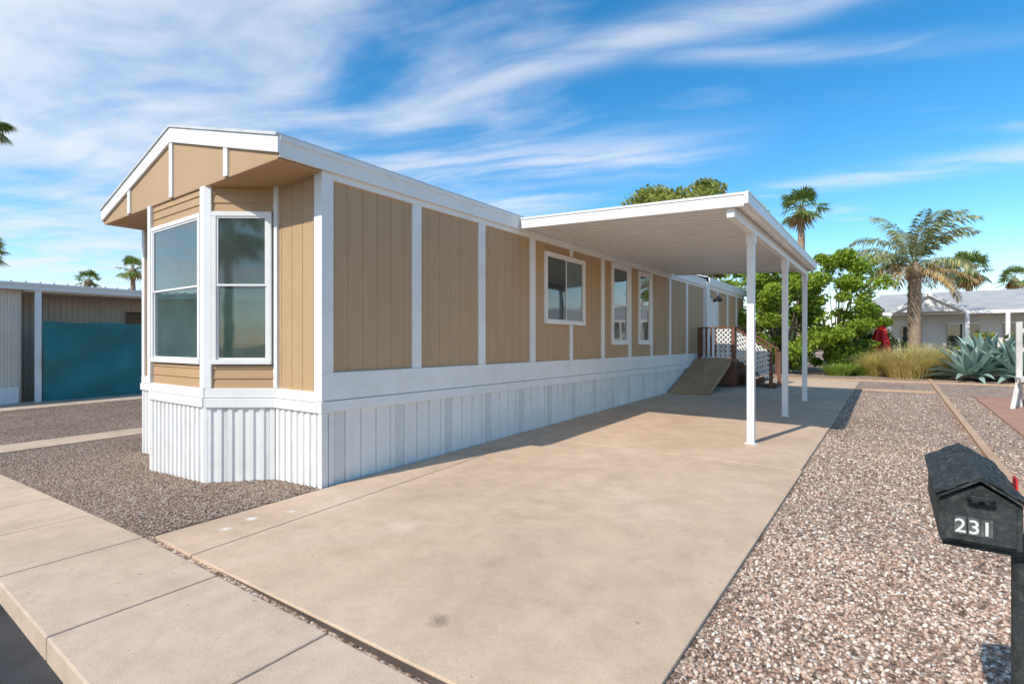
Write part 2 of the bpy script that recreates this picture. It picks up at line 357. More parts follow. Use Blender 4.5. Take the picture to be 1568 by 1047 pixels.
tr.box(XR-.01,XR+.028,YF+.11,YB,3.20,3.30)
tr.box(-4.9,-4.64,16.70,17.02,.9,3.40)
for y in(18.2,19.5,20.8):tr.box(-4.73,-4.70,y-.07,y+.07,ZB,3.2)
tr.box(-4.73,-4.695,17.02,22,3.2,3.36)
tr.box(XR-.03,XR+.034,YF-.034,16.70,.90,ZB)
tr.box(XR-.03,XR+.046,YF-.046,16.70,ZS+.0,.894)
tr.box(-4.75,-4.69,17.02,22,ZS,ZB)
def band(a,b,ex=0):
    obox(tr,a,b,-.03,.034,.885,.99); obox(tr,a,b,-.03,.05,ZS,.879)
band((-5.60,YF),(XR-.031,YF)); band((XL,YF),(-8.32,YF))
for a,b in zip(BAY[:-1],BAY[1:]): band(a,b)
obox(tr,(XL,YF),(XL+.1,YF),0,.03,.99,ZT); obox(tr,(XL,YF+.11),(XL,YF),0,.03,.8,ZT)
def post(x,y,w,z0=.991,z1=3.265):
    tr.box(x-w,x+w,y-w,y+w,z0,z1)
post(*BAY[0],.035); post(*BAY[1],.045)
a,b=seg(BAY[1],BAY[2],WF-.09,WF+.012); obox(tr,a,b,-.02,.034,.991,3.265)
a,b=seg(BAY[2],BAY[3],-.012,.07); obox(tr,a,b,-.02,.033,.992,3.264)
tr.box(-5.66,-5.585,YF-.028,YF+.01,.992,3.266)
tr.obj('white_trim',M_white,H,bevel=.004)
def window(p0,p1,z0,z1,split=None,vert=None,fw=.05,off=.0,gm=None,gm2=None,nm='window'):
    fr=MB(); L_=np.linalg.norm(np.array(p1,float)-np.array(p0,float))
    def part(a,b,o0,o1,za,zb,mb=fr):
        s,e=seg(p0,p1,a,b); obox(mb,s,e,o0,o1,za,zb)
    part(0,L_,off-.01,off+.04,z1-fw,z1); part(0,L_,off-.01,off+.045,z0,z0+fw)
    part(0,fw,off-.01,off+.038,z0+fw,z1-fw); part(L_-fw,L_,off-.01,off+.038,z0+fw,z1-fw)
    sash=MB(); sw=.022
    def pane(a,b,za,zb,o,m,k):
        gl=MB(); part(a+sw,b-sw,o-.006,o,za+sw,zb-sw,gl); gl.obj('%s_glass_%d'%(nm,k),m,H)
        part(a,b,o-.008,o+.010,zb-sw,zb,sash); part(a,b,o-.008,o+.010,za,za+sw,sash)
        part(a,a+sw,o-.008,o+.009,za+sw,zb-sw,sash); part(b-sw,b,o-.008,o+.009,za+sw,zb-sw,sash)
    if split is not None:
        pane(fw,L_-fw,split,z1-fw,off+.020,gm or M_glass,1); pane(fw,L_-fw,z0+fw,split+.02,off+.008,gm2 or M_glass,2)
    elif vert is not None:
        pane(fw,vert+.02,z0+fw,z1-fw,off+.020,gm or M_glass,1); pane(vert,L_-fw,z0+fw,z1-fw,off+.008,gm2 or M_glass,2)
    fr.obj(nm+'_frame',M_white,H,bevel=.003); sash.obj(nm+'_sash',M_alum,H,bevel=.002)
M_gu=glass_mat('glass_upper',(.055,.075,.065),.05); M_gl=glass_mat('glass_lower',(.06,.11,.09),.03)
a,b=seg(BAY[1],BAY[2],.05,WF-.095)
window(a,b,1.26,2.975,2.14,gm=M_gu,gm2=M_gl,nm='bay_front_window')
a,b=seg(BAY[2],BAY[3],.075,WS-.05); window(a,b,1.26,2.975,2.14,gm=M_gu,gm2=M_gl,nm='bay_side_window')
a,b=seg(BAY[0],BAY[1],.05,.67); window(a,b,1.26,2.975,2.14,gm=M_gu,gm2=M_gl,nm='bay_left_window')
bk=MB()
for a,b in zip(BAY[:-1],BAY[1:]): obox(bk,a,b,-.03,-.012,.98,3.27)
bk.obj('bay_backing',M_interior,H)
window((XR,7.47),(XR,8.89),1.83,3.06,vert=.70,fw=.06,nm='side_slider_window',gm=M_glass,gm2=M_glass2)
window((XR,10.07),(XR,10.955),1.46,3.19,split=2.3,fw=.09,nm='side_window_a')
window((XR,11.50),(XR,12.25),1.46,3.17,split=2.3,fw=.09,nm='side_window_b')
sk=MB(); strip_wall(sk,(XR+.01,YF-.01),(XR+.01,22),-.25,ZS+.01,prof_skirt)
pr=prof_rib(.118,.05,.018)
strip_wall(sk,(-5.62,YF-.01),(XR+.01,YF-.01),-.4,ZS+.01,pr)
for a,b in zip(BAY[:-1],BAY[1:]):
    strip_wall(sk,(a[0],a[1]-.012),(b[0],b[1]-.012),-.45,ZS+.01,pr)
strip_wall(sk,(XL-.01,YF-.01),(-8.30,YF-.01),-.5,ZS+.01,pr); strip_wall(sk,(XL-.01,22),(XL-.01,YF-.01),-.5,ZS+.01,pr)
sk.obj('skirting',M_skirt,H)
vp=MB(); y=YF-.01+.08+.066
while y<16.5:
    obox(vp,(XR+.01,y),(XR+.01,y+.108),-.004,.003,-.25,ZS-.002); y+=.84
def ventsf(a,b,idx):
    for k in idx:
        s=.118*.4+.118*k+.038; p,q=seg((a[0],a[1]-.012),(b[0],b[1]-.012),s,s+.042); obox(vp,p,q,-.004,.003,-.4,ZS-.002)
ventsf(BAY[1],BAY[2],(2,7,11)); ventsf(BAY[2],BAY[3],(1,5)); ventsf((-5.62,YF+.002),(XR+.01,YF+.002),(2,5))
vp.obj('skirting_vents',M_vent,H)
sk=MB(); sk.box(XR-.03,XR+.036,YF-.036,YF+.04,-.2,ZS-.001)
a,b=seg(BAY[2],BAY[3],-.02,.03); obox(sk,a,b,-.03,.03,-.3,ZS-.001)
a,b=seg(BAY[1],BAY[2],-.02,.03); obox(sk,a,b,-.03,.03,-.4,ZS-.001)
sk.obj('skirting_corner',M_skirt,H,bevel=.004)
XE0,XE1,YO=-9.50,-4.69,2.72; XC=-7.10; ZE,ZR=3.47,4.13
rf=MB()
prof=[(XE0,ZE-.01),(XC,ZR-.01),(XE1,ZE-.01)]
prof2=[(x,z+.03) for x,z in prof]
v=[];
for y in(YO-.045,16.8):
    v+=[(x,y,z) for x,z in prof]+[(x,y,z) for x,z in prof2]
f=[(0,1,4,3),(1,2,5,4),(6,9,10,7),(7,10,11,8),(3,4,10,9),(4,5,11,10),(0,6,7,1),(1,7,8,2),(0,3,9,6),(2,8,11,5)]
rf.add(v,f)
v2=[]
for y in(16.82,22.2):
    v2+=[(x,y,z+.10) for x,z in prof]+[(x,y,z+.1) for x,z in prof2]
rf.add(v2,f)
rf.obj('roof',M_roof,H)
fa=MB()
fa.box(XR+.03,XE1-.002,YO,16.8,ZT,ZE-.012); fa.box(XE0+.002,XE0+.05,YO+.03,22,ZT,ZE-.012)
fa.box(-4.69,-4.64,17.02,22.2,3.32,3.56)
fa.box(XR+.028,XE1+.012,YO-.01,16.7,ZE-.05,ZE-.004)
sl=(ZR-ZE)/(XC-XE0)
for s in(-1,1):
    xe=XE0 if s<0 else XE1
    v=[(xe,YO-.03,ZE-.012),(XC,YO-.03,ZR-.012),(XC,YO-.03,ZR-.19),(xe,YO-.03,ZE-.17)]
    v+=[(x,YO+.02,z) for x,_,z in v]
    fa.add(v,[(0,1,2,3),(7,6,5,4),(0,4,5,1),(1,5,6,2),(2,6,7,3),(3,7,4,0)])
def rake_z(x): return ZE+sl*(min(x-XE0,XE1-x))-.19
for x in(-8.45,-7.10,-5.73):
    fa.box(x-.045,x+.045,YO-.022,YO+.01,ZT,rake_z(x)+.02*(x!=-7.1)-.0)
fa.obj('fascia',M_white,H,bevel=.003)
mesh_obj('gable_face',[(XE0+.03,YO,ZT),(XE1-.03,YO,ZT),(XE1-.03,YO,ZE-.03),(XC,YO,ZR-.03),(XE0+.03,YO,ZE-.03)],[(0,1,2,3,4)],M_tan,H)
box('soffit',XE0+.03,XE1-.05,YO,YF+.05,ZT-.012,ZT-.001,M_tan,H)
box('rear_wall',XL,-4.72,21.95,22,-.2,3.5,M_tan,H)
lt=MB(); lt.box(-4.70,-4.60,17.55,17.63,2.83,2.93); lt.beam((-4.6,17.59,2.93),(-4.5,17.5,2.98),.03,.03); lt.tube([(-4.52,17.5,3.0),(-4.44,17.42,2.86)],[.045,.085],10); lt.obj('wall_lamp',M_black,H)
box('side_door',-4.72,-4.68,17.1,17.98,.98,2.95,M_white,H,bevel=.005)

# ---------------------------------------------------------------- carport
C=empty('carport'); cx0,cx1,cy0,cy1=-4.66,-1.42,6.65,13.65
def cz(x): return 3.44+(x-cx0)/(cx1-cx0)*(3.295-3.44)
pan=MB(); y=cy0+.04; pts=[]
while y<cy1-.05:
    pts+=[(y,0),(y+.012,.045),(y+.03,.045),(y+.042,0),(y+.20,0)]; y+=.2
pts=[p for p in pts if p[0]<cy1-.04]
for yy_,o in pts:
    pan.v+=[(cx0,yy_,cz(cx0)-.13+o),(cx1-.03,yy_,cz(cx1)-.13+o)]
for i in range(len(pts)-1): pan.f.append((2*i,2*i+1,2*i+3,2*i+2))
pan.obj('roof_pans',M_alum,C)
mesh_obj('roof_top',[(cx0,cy0+.02,cz(cx0)-.03),(cx1-.02,cy0+.02,cz(cx1)-.03),(cx1-.02,cy1-.02,cz(cx1)-.03),(cx0,cy1-.02,cz(cx0)-.03)],[(0,1,2,3)],M_alum,C)
fm=MB()
def slope_beam(mb,y0,y1,h0,h1):
    mb.add([(cx0,y0,cz(cx0)-h1),(cx1,y0,cz(cx1)-h1),(cx1,y1,cz(cx1)-h1),(cx0,y1,cz(cx0)-h1),(cx0,y0,cz(cx0)-h0),(cx1,y0,cz(cx1)-h0),(cx1,y1,cz(cx1)-h0),(cx0,y1,cz(cx0)-h0)],BF)
slope_beam(fm,cy0,cy0+.05,.0,.165); slope_beam(fm,cy0-.012,cy0,.0,.03); slope_beam(fm,cy0-.010,cy0,.13,.166)
slope_beam(fm,cy1-.05,cy1,0,.165)
z=cz(cx1); fm.box(cx1-.05,cx1+.001,cy0+.051,cy1-.051,z-.165,z-.001); fm.box(cx1+.0015,cx1+.05,cy0-.012,cy1,z-.14,z-.01)
fm.box(cx1+.0015,cx1+.058,cy0-.013,cy1+.002,z-.010,z+.004)
fm.box(-1.63,-1.54,cy0+.052,cy1-.052,z-.27,z-.135)
fm.obj('fascia_gutter',M_alum,C,bevel=.004)
for i,y in enumerate((7.85,10.72,13.40)):
    m=MB(); zb=g(-1.585,y)+.02
    m.box(-1.632,-1.538,y-.047,y+.047,zb,cz(-1.585)-.275); m.box(-1.66,-1.51,y-.075,y+.075,zb,zb+.008)
    m.box(-1.645,-1.525,y-.06,y+.06,cz(-1.585)-.42,cz(-1.585)-.276)
    m.obj('post_%d'%(i+1),M_alum,C,bevel=.006)

# ---------------------------------------------------------------- ramp and entry stairs
R_=empty('entry_ramp_and_stairs')
m=MB()
m.add([(-4.68,13.35,g(-4,13.4)+.03),(-3.68,13.35,g(-4,13.4)+.03),(-3.68,15.7,1.0),(-4.68,15.7,1.0),
       (-4.68,13.35,g(-4,13.4)+.05),(-3.68,13.35,g(-4,13.4)+.05),(-3.68,15.7,1.03),(-4.68,15.7,1.03)],BF)
for x in(-4.6,-3.72): m.beam((x,13.6,g(x,13.6)+.05),(x,15.65,.93),.04,.09)
m.box(-4.68,-3.6,15.7,17.3,1.0,1.035)
m.obj('ramp_deck',M_wood,R_)
m=MB()
for x,y in((-4.6,15.75),(-3.65,15.75),(-3.65,17.25),(-2.7,15.9),(-2.7,17.2),(-3.65,15.9)):
    top=1.95 if x<-3.5 else 1.25
    m.box(x-.045,x+.045,y-.045,y+.045,.2,top)
m.beam((-3.6,15.9,1.9),(-2.7,15.9,1.3),.09,.04); m.beam((-3.6,17.2,1.9),(-2.7,17.2,1.3),.09,.04)
m.beam((-4.6,15.75,1.95),(-3.65,15.75,1.95),.09,.04); m.beam((-3.65,15.75,1.95),(-3.65,17.25,1.95),.09,.04)
for i in range(4): m.box(-3.6+.25*i,-3.6+.25*(i+1)+.02,15.95,17.15,.86-.18*i-.04,.86-.18*i); 
for i in range(4): m.box(-3.6+.25*i,-3.585+.25*i,15.95,17.15,.3,.86-.18*i)
for k in range(7): m.box(-4.55+.13*k,-4.50+.13*k,15.73,15.77,1.1,1.93)
for k in range(6): m.box(-3.5+.14*k,-3.46+.14*k,17.18,17.22,.95-.08*k,1.83-.09*k)
m.box(-4.68,-3.6,15.68,15.72,.3,1.0); m.box(-3.64,-3.6,15.7,17.3,.3,1.0)
m.obj('rails_and_steps',M_redwood,R_)
m=MB()
def lattice(p0,p1,z0a,z1a,z0b,z1b,sp=.13,wd=.034):
    p0=np.array(p0,float);p1=np.array(p1,float)
    def P(u,w):
        q=p0*(1-u)+p1*u; z0=z0a*(1-u)+z0b*u; z1=z1a*(1-u)+z1b*u; return (q[0],q[1],z0+(z1-z0)*w)
    L_=np.linalg.norm(p1-p0); h=z1a-z0a; nn=int((L_+h)/sp)+1
    for k in range(nn):
        s=k*sp
        for sg in(1,-1):
            x0=s-h; a=max(0,x0); b=min(L_,s)
            if b<=a: continue
            wa=(a-x0)/h; wb=(b-x0)/h
            ua,ub=a/L_,b/L_
            if sg<0: ua,ub=1-ua,1-ub
            A=P(ua,1-wa);B=P(ub,1-wb)
            off=.006*sg; A=(A[0],A[1]+off,A[2]);B=(B[0],B[1]+off,B[2])
            m.beam(A,B,.010,wd)
lattice((-3.60,15.86),(-2.72,15.86),1.05,1.85,.45,1.25)
lattice((-4.1,15.69),(-3.70,15.69),1.08,1.9,1.08,1.9)
m.obj('lattice_panels',M_white,R_)

# ---------------------------------------------------------------- mailbox
MBX=empty('mailbox'); mx0,mx1,my0,my1=.102,.262,1.775,2.31; mc=(mx0+mx1)/2
prism('body',[(mx0,my0,.985),(mx1,my0,.985),(mx1,my0,1.095),(mc,my0,1.14),(mx0,my0,1.095)],(0,my1-my0,0),M_mbox,MBX,bevel=.003)
m=MB()
n=7
for s in(-1,1):
    for r in range(n):
        y0=my0-.012+r*(my1-my0+.024)/n; y1=y0+(my1-my0+.024)/n+.012
        xe=mc+s*.090; ze=1.096
        for kx in range(4):
            a,b=kx/4,(kx+1)/4
            def pt(t,y,dz): return (mc+(xe-mc)*t,y,1.158+(ze+.006-1.158)*t+dz)
            o=.0025 if (r+kx)%2 else .0
            v=[pt(a,y0,.0+o),pt(b,y0,.0+o),pt(b,y1-.014,-.0+o),pt(a,y1-.014,-.0+o)]
            v+=[(q[0],q[1],q[2]+.006) for q in v]
            m.add(v,BF if s>0 else [tuple(reversed(q)) for q in BF])
m.obj('roof_shingles',M_mroof,MBX,bevel=.0012)
prism('roof_base',[(mx0-.008,my0-.013,1.094),(mc,my0-.013,1.151),(mx1+.008,my0-.013,1.094),(mx1+.008,my0-.013,1.100),(mc,my0-.013,1.158),(mx0-.008,my0-.013,1.100)],(0,my1-my0+.026,0),M_mroof,MBX)
m=MB(); m.box(mx0+.012,mx1-.012,my0-.006,my0-.0005,.992,1.092); m.obj('door',M_mbox,MBX,bevel=.002)
m=MB(); m.tube([(mc-.022,my0-.02,1.102),(mc-.018,my0-.03,1.110),(mc+.018,my0-.03,1.110),(mc+.022,my0-.02,1.102)],[.006]*4,8); m.tube([(mc,my0+.01,1.107),(mc,my0-.03,1.107)],[.006,.006],8); m.obj('door_handle',M_mbox,MBX,smooth=True)
for i,(ch,dx) in enumerate((('2',-.027),('3',0),('1',.024))):
    cu=bpy.data.curves.new('digit_%s'%ch,'FONT'); cu.body=ch; cu.size=.049; cu.align_x='CENTER'; cu.extrude=.0006; cu.offset=.0005
    o=bpy.data.objects.new('digit_%s'%ch,cu); cu.materials.append(M_digit); link(o,MBX); o.rotation_euler=(PI/2,0,0); o.location=(mc-.012+dx,my0-.0095,1.015)
    box('digit_plate_%s'%ch,mc-.012+dx-.0115,mc-.012+dx+.0115,my0-.0085,my0-.0062,1.010,1.055,M_plate,MBX)
m=MB(); m.tube([(.272,1.84,-.1),(.272,1.84,.985)],[.024,.024],12); m.box(.11,.29,1.80,2.2,.966,.984); m.obj('post',M_mbox,MBX)
m=MB(); m.box(mx1+.004,mx1+.008,1.9,1.95,1.0,1.14); m.obj('flag',M_red,MBX)

# ---------------------------------------------------------------- left neighbour
NB=empty('neighbor_mobile_home')
m=MB(); strip_wall(m,(-20.3,-8),(-20.3,3.85),-.4,3.02,prof_rib(.15,.05,.03)); strip_wall(m,(-21.9,3.9),(-21.9,24),-.4,3.02,prof_rib(.15,.05,.03)); strip_wall(m,(-20.3,3.85),(-21.9,3.85),-.4,3.02,prof_rib(.15,.05,.03)); m.obj('corrugated_walls',M_beige,NB)
m=MB(); m.box(-20.05,-19.95,-8,24,3.02,3.20); m.box(-20.0,-19.9,-8,24,3.16,3.22); 
for y in(4.18,9.2,14.5): m.box(-20.09,-19.99,y-.07,y+.07,-.35,3.02)
m.box(-20.28,-20.2,-8,3.8,-.3,.25); m.obj('trim_and_posts',M_alum,NB)
mesh_obj('roof_deck',[(-19.95,-8,3.21),(-19.95,24,3.21),(-24,24,3.5),(-24,-8,3.5),(-28,24,3.2),(-28,-8,3.2)],[(0,1,2,3),(3,2,4,5)],M_roof,NB)
m=MB()
for k in range(100): m.box(-20.06,-19.93,-7.9+.31*k,-7.86+.31*k,3.222,3.262)
m.obj('roof_ribs',M_roof,NB)
m=MB(); m.box(-21.9,-20.05,3.9,24,2.98,3.01); m.obj('patio_ceiling',M_beige,NB)
m=MB(); m.box(-21.86,-21.82,6.9,8.2,1.2,2.6); m.obj('dark_window',M_glass,NB)
m=MB(); m.tube([(-21.5,7.6,3.3),(-21.5,7.6,3.62)],[.12,.12],12); m.tube([(-21.5,7.6,3.62),(-21.5,7.6,3.75),(-21.5,7.6,3.9),(-21.5,7.6,3.95)],[.16,.22,.16,.03],14); m.obj('roof_vent',M_galv,NB)
V=[];F=[];nu,nv=60,24
for j in range(nv+1):
    for i in range(nu+1):
        u=i/nu;w=j/nv; sag=.10*math.sin(u*6+w*4)*(1-abs(2*w-1))+.07*math.sin(u*13-w*9)*math.sin(PI*w)+.02*math.sin(u*37+w*9)
        V.append((-20.02+sag,4.28+u*4.85,-.22+w*2.36-.035*math.sin(PI*u*3)**2*(w)))
for j in range(nv):
    for i in range(nu): a=j*(nu+1)+i; F.append((a,a+1,a+nu+2,a+nu+1))
mesh_obj('shade_screen',V,F,M_teal,NB,smooth=True)

# ---------------------------------------------------------------- far right house
W=empty('white_house')
box('walls',-1.2,16,36.2,44,0,3.15,M_cream,W)
m=MB(); 
m.add([(-2,35.0,3.10),(17,35.0,3.10),(17,45,3.10),(-2,45,3.10),(-2+1.5,40,4.5),(17-1.5,40,4.5)],[(0,1,5,4),(2,3,4,5),(1,2,5),(3,0,4),(3,2,1,0)])
m.obj('roof',M_greyroof,W)
m=MB(); m.add([(.0,34.4,3.15),(3.0,34.4,3.15),(1.5,34.4,4.05),(0,38.5,3.15),(3,38.5,3.15),(1.5,38.5,4.05)],[(0,2,5,3),(1,4,5,2)]); m.obj('porch_roof',M_greyroof,W)
mesh_obj('porch_gable',[(.12,34.5,3.12),(2.88,34.5,3.12),(1.5,34.5,3.95)],[(0,1,2)],M_white,W)
m=MB(); m.box(-2,17,34.93,34.99,2.98,3.14)
for x in(-.1,3.1,4.6,6.2,9.3): m.box(x-.08,x+.08,34.88,35.04,.2,3.0)
m.box(3.1,9.3,34.93,34.97,1.0,1.07)
for k in range(31): m.box(3.2+.2*k,3.24+.2*k,34.935,34.965,.35,1.0)
m.beam((0,34.35,3.13),(1.5,34.35,4.03),.05,.16);m.beam((3,34.35,3.13),(1.5,34.35,4.03),.05,.16)
m.obj('porch_posts',M_white,W)
m=MB(); 
for x in(2.4,4.6,7.4): m.box(x,x+1.3,36.14,36.19,1.1,2.5)
m.box(.4,1.3,36.14,36.19,.3,2.4); m.obj('windows',M_glass,W)
m=MB()
for x in(2.32,4.52,7.32): 
    m.box(x,x+1.46,36.10,36.138,2.5,2.6); m.box(x,x+1.46,36.1,36.138,1.0,1.1); m.box(x+.68,x+.78,36.1,36.138,1.1,2.5)
m.obj('window_trim',M_white,W)
U=empty('patio_umbrella'); m=MB(); n=14; ux,uy=-.36,26.4
zz=[(1.0,.34),(1.35,.30),(1.8,.22),(2.2,.13),(2.5,.03)]
for i,(z,r) in enumerate(zz):
    for k in range(n): t=2*PI*k/n; rr=r*(1.25 if k%2 else .7); m.v.append((ux+rr*math.cos(t),uy+rr*math.sin(t),z))
for i in range(len(zz)-1):
    for k in range(n): m.f.append((i*n+k,i*n+(k+1)%n,(i+1)*n+(k+1)%n,(i+1)*n+k))
m.obj('canopy',M_red,U); m=MB(); m.tube([(ux,uy,.2),(ux,uy,2.6)],[.025,.02],8); m.obj('pole',M_alum,U)
Fc=empty('wire_fence'); m=MB()
for x in np.arange(-4,8,1.6): m.tube([(x,27,.2),(x,27,1.25)],[.03,.03],6)
for z in(.35,.65,.95,1.22): m.tube([(-4,27,z),(7.2,27,z)],[.012,.012],5)
m.obj('posts_and_wire',M_galv,Fc)
Gt=empty('wooden_garden_gate'); m=MB(); gx,gy_=2.02,14.4; zb=g(gx,gy_)
m.box(gx,gx+.09,gy_,gy_+.09,zb,zb+1.72); m.box(gx+1.5,gx+1.59,gy_,gy_+.09,zb,zb+1.72)
for z in(.55,.62+.5,1.5): m.box(gx+.09,gx+1.5,gy_+.02,gy_+.06,zb+z,zb+z+.09)
for k in range(9): m.box(gx+.15+.15*k,gx+.23+.15*k,gy_-.004,gy_+.018,zb+.45,zb+1.62)
m.beam((gx-.12,gy_-.5,zb),(gx+.05,gy_+.03,zb+.62),.07,.07); m.beam((gx+.0,gy_-.35,zb+.55),(gx+.05,gy_+.03,zb+.55),.07,.07)
m.box(gx-.02,gx+.12,gy_-.6,gy_,zb+.55,zb+.62)
m.obj('gate_frame',M_fencew,Gt)
OH=empty('opposite_mobile_home')
box('walls',-22,-8,-19,-14,-.1,3.0,M_cream,OH); m=MB(); m.add([(-22.5,-19.5,3),(-7.5,-19.5,3),(-7.5,-13.5,3),(-22.5,-13.5,3),(-22.5,-16.5,3.9),(-7.5,-16.5,3.9)],[(0,1,5,4),(2,3,4,5),(1,2,5),(3,0,4)]); m.obj('roof',M_greyroof,OH)
m=MB()
for x in(-20,-16,-12): m.box(x,x+1.5,-13.98,-13.94,1,2.3)
m.obj('windows',M_glass,OH)

# ---------------------------------------------------------------- vegetation
def leaf_quads(C,size,flat=.0,asp=1.8):
    n=len(C); a=rng.normal(size=(n,3)); a/=np.linalg.norm(a,axis=1)[:,None]
    b=rng.normal(size=(n,3)); b-=a*(a*b).sum(1)[:,None]; b/=np.linalg.norm(b,axis=1)[:,None]
    s=size*rng.uniform(.6,1.3,n)[:,None]; a=a*s*asp*.5; b=b*s*.5
    V=np.stack([C-a,C+b*.9,C+a,C-b*.9],1).reshape(-1,3)
    return V,np.arange(4*n).reshape(-1,4)
def tree(name,x,y,z0,h,rad,nclump,nleaf,size,mat_,trunk=.12,low=.35,clr=.28,droop=0,seed=1,stems=4):
    T=empty(name); r=np.random.default_rng(seed)
    cs=[];pts=[]
    for k in range(nclump):
        t=r.uniform(low,1); prof=math.sin(PI*min(1,.12+.80*(t-low)/(1-low)))**.6
        an=r.uniform(0,2*PI); rd=rad*prof*math.sqrt(r.uniform(.1,1.0))*r.uniform(.75,1.12)
        cs.append((x+rd*math.cos(an),y+rd*math.sin(an),z0+h*t))
    for c in cs:
        cr=rad*clr*r.uniform(.6,1.3); nl=int(nleaf/nclump*r.uniform(.6,1.4))
        d=r.normal(size=(nl,3)); d/=np.linalg.norm(d,axis=1)[:,None]; q=cr*r.uniform(.1,1.15,(nl,1))**.6
        pp=np.array(c)+d*q*np.array([1,1,.65]); pts.append(pp)
    V,F=leaf_quads(np.vstack(pts),size); np_mesh('foliage',V,F,mat_,T)
    m=MB()
    for s in range(stems):
        an=2*PI*s/stems+.5; b=(x+.1*math.cos(an)*(stems>1),y+.1*math.sin(an)*(stems>1),z0-.1)
        mid=(x+rad*.22*math.cos(an),y+rad*.22*math.sin(an),z0+h*max(low,.3)); 
        top=(x+rad*.5*math.cos(an+.4),y+rad*.5*math.sin(an+.4),z0+h*.8)
        m.tube([b,mid,top],[trunk,trunk*.65,trunk*.2],7)
    for c in cs[::3]:
        m.tube([(x+(c[0]-x)*.2,y+(c[1]-y)*.2,z0+h*max(.25,low*.8)),((x+c[0])/2,(y+c[1])/2,z0+(c[2]-z0)*.65),c],[trunk*.4,trunk*.25,trunk*.08],5)
    m.obj('branches',M_bark,T,smooth=True); return T
tree('mesquite_tree',-9.6,29.6,.3,9.9,3.9,90,26000,.14,M_leafB,.22,.50,.21,seed=23)
tree('mesquite_tree',-12.6,37,.3,9.3,3.0,30,6000,.2,M_leafB,.2,.45,.26,seed=5)
tree('green_shrub_tree',-3.4,22.6,.3,4.2,1.75,75,17000,.085,M_leafA,.07,.06,.21,seed=8)
tree('green_shrub_tree',-1.9,24.8,.3,4.7,2.1,90,21000,.085,M_leafA,.07,.06,.19,seed=9)
tree('green_shrub_tree',-5.4,26.5,.3,5.0,1.9,40,9000,.11,M_leafA,.07,.1,.25,seed=19)
tree('garden_bush',-.9,28.5,.3,2.4,1.3,20,4000,.09,M_leafD,.05,.05,.3,seed=10)
tree('garden_bush',4.9,27.5,.3,1.9,1.2,16,3000,.09,M_leafD,.05,.05,.3,seed=11)
tree('garden_bush',3.2,30.5,.3,1.6,1.1,14,3000,.09,M_leafB,.05,.05,.3,seed=12)
def fan_palm(name,x,y,z0,h,cr,tr,seed=1,nf=34,skirt=8,lean=0):
    T=empty(name); r=random.Random(seed); m=MB(); n=14
    pts=[(x+lean*(i/n)**2,y,z0-.1+(h+.1)*i/n) for i in range(n+1)]
    m.tube(pts,[tr*(1.25-.45*i/n)*(1+.08*(i%2)) for i in range(n+1)],10)
    m.tube([(x+lean,y,z0+h-1.1*cr*.5),(x+lean,y,z0+h-.2*cr),(x+lean,y,z0+h+.05)],[tr*.9,tr*1.7,tr*.8],10)
    m.obj('trunk',M_bark2,T,smooth=True)
    for dry in(0,1):
        V=[];F=[]
        for k in range(skirt if dry else nf):
            el=r.uniform(-1.3,-.7) if dry else r.uniform(-.6,1.35); az=r.uniform(0,2*PI)
            d=Vector((math.cos(az)*math.cos(el),math.sin(az)*math.cos(el),math.sin(el)))
            L_=cr*(.52 if not dry else .3)*r.uniform(.8,1.1); base=Vector((x+lean,y,z0+h)); hub=base+d*L_-Vector((0,0,L_*.10))
            side=d.cross(Vector((0,0,1))).normalized(); nrm=side.cross(d).normalized()
            w=.015*cr; i0=len(V); V+=[base+side*w,base-side*w,hub-side*w*.5,hub+side*w*.5]; F.append((i0,i0+1,i0+2,i0+3))
            R=cr*.55*r.uniform(.85,1.1)
            for j in range(15):
                a=-1.75+3.5*j/14+r.uniform(-.05,.05); e=(d*math.cos(a)+side*math.sin(a)).normalized()
                tip=hub+e*R*(1-.12*abs(a))-Vector((0,0,R*(.22+.2*abs(a)/1.7)))+nrm*r.uniform(-.04,.04)*cr; mid=hub+e*R*.55-Vector((0,0,R*.05))
                q=e.cross(nrm).normalized()*R*.055; i0=len(V); V+=[hub,mid+q,tip,mid-q]; F.append((i0,i0+1,i0+2,i0+3))
        np_mesh('dry_fronds' if dry else 'fronds',np.array([tuple(v) for v in V]),np.array(F),M_palmdry if dry else M_palm,T)
fan_palm('fan_palm_tree',-5.6,45.4,.3,11.5,2.05,.26,1,26,8)
fan_palm('fan_palm_tree',6.0,66.2,.3,8.3,2.4,.28,2,30,16)
fan_palm('fan_palm_tree',10.5,75.7,.3,8.0,1.7,.25,3,24,8)
fan_palm('fan_palm_tree',-52.8,17.2,-.2,8.1,1.5,.2,4,22,6)
fan_palm('fan_palm_tree',-54.5,14.6,-.2,7.0,1.1,.2,14,20,6)
fan_palm('fan_palm_tree',-42.2,6.4,-.2,14.3,1.5,.2,5,24,8)
fan_palm('fan_palm_tree',-56.6,8.6,-.2,8.9,1.9,.2,6,26,8)
fan_palm('fan_palm_tree',-12.5,-16,-.2,9,2.2,.2,7,30,8)
fan_palm('fan_palm_tree',-2.5,-18,-.2,7,2.2,.2,8,30,8)
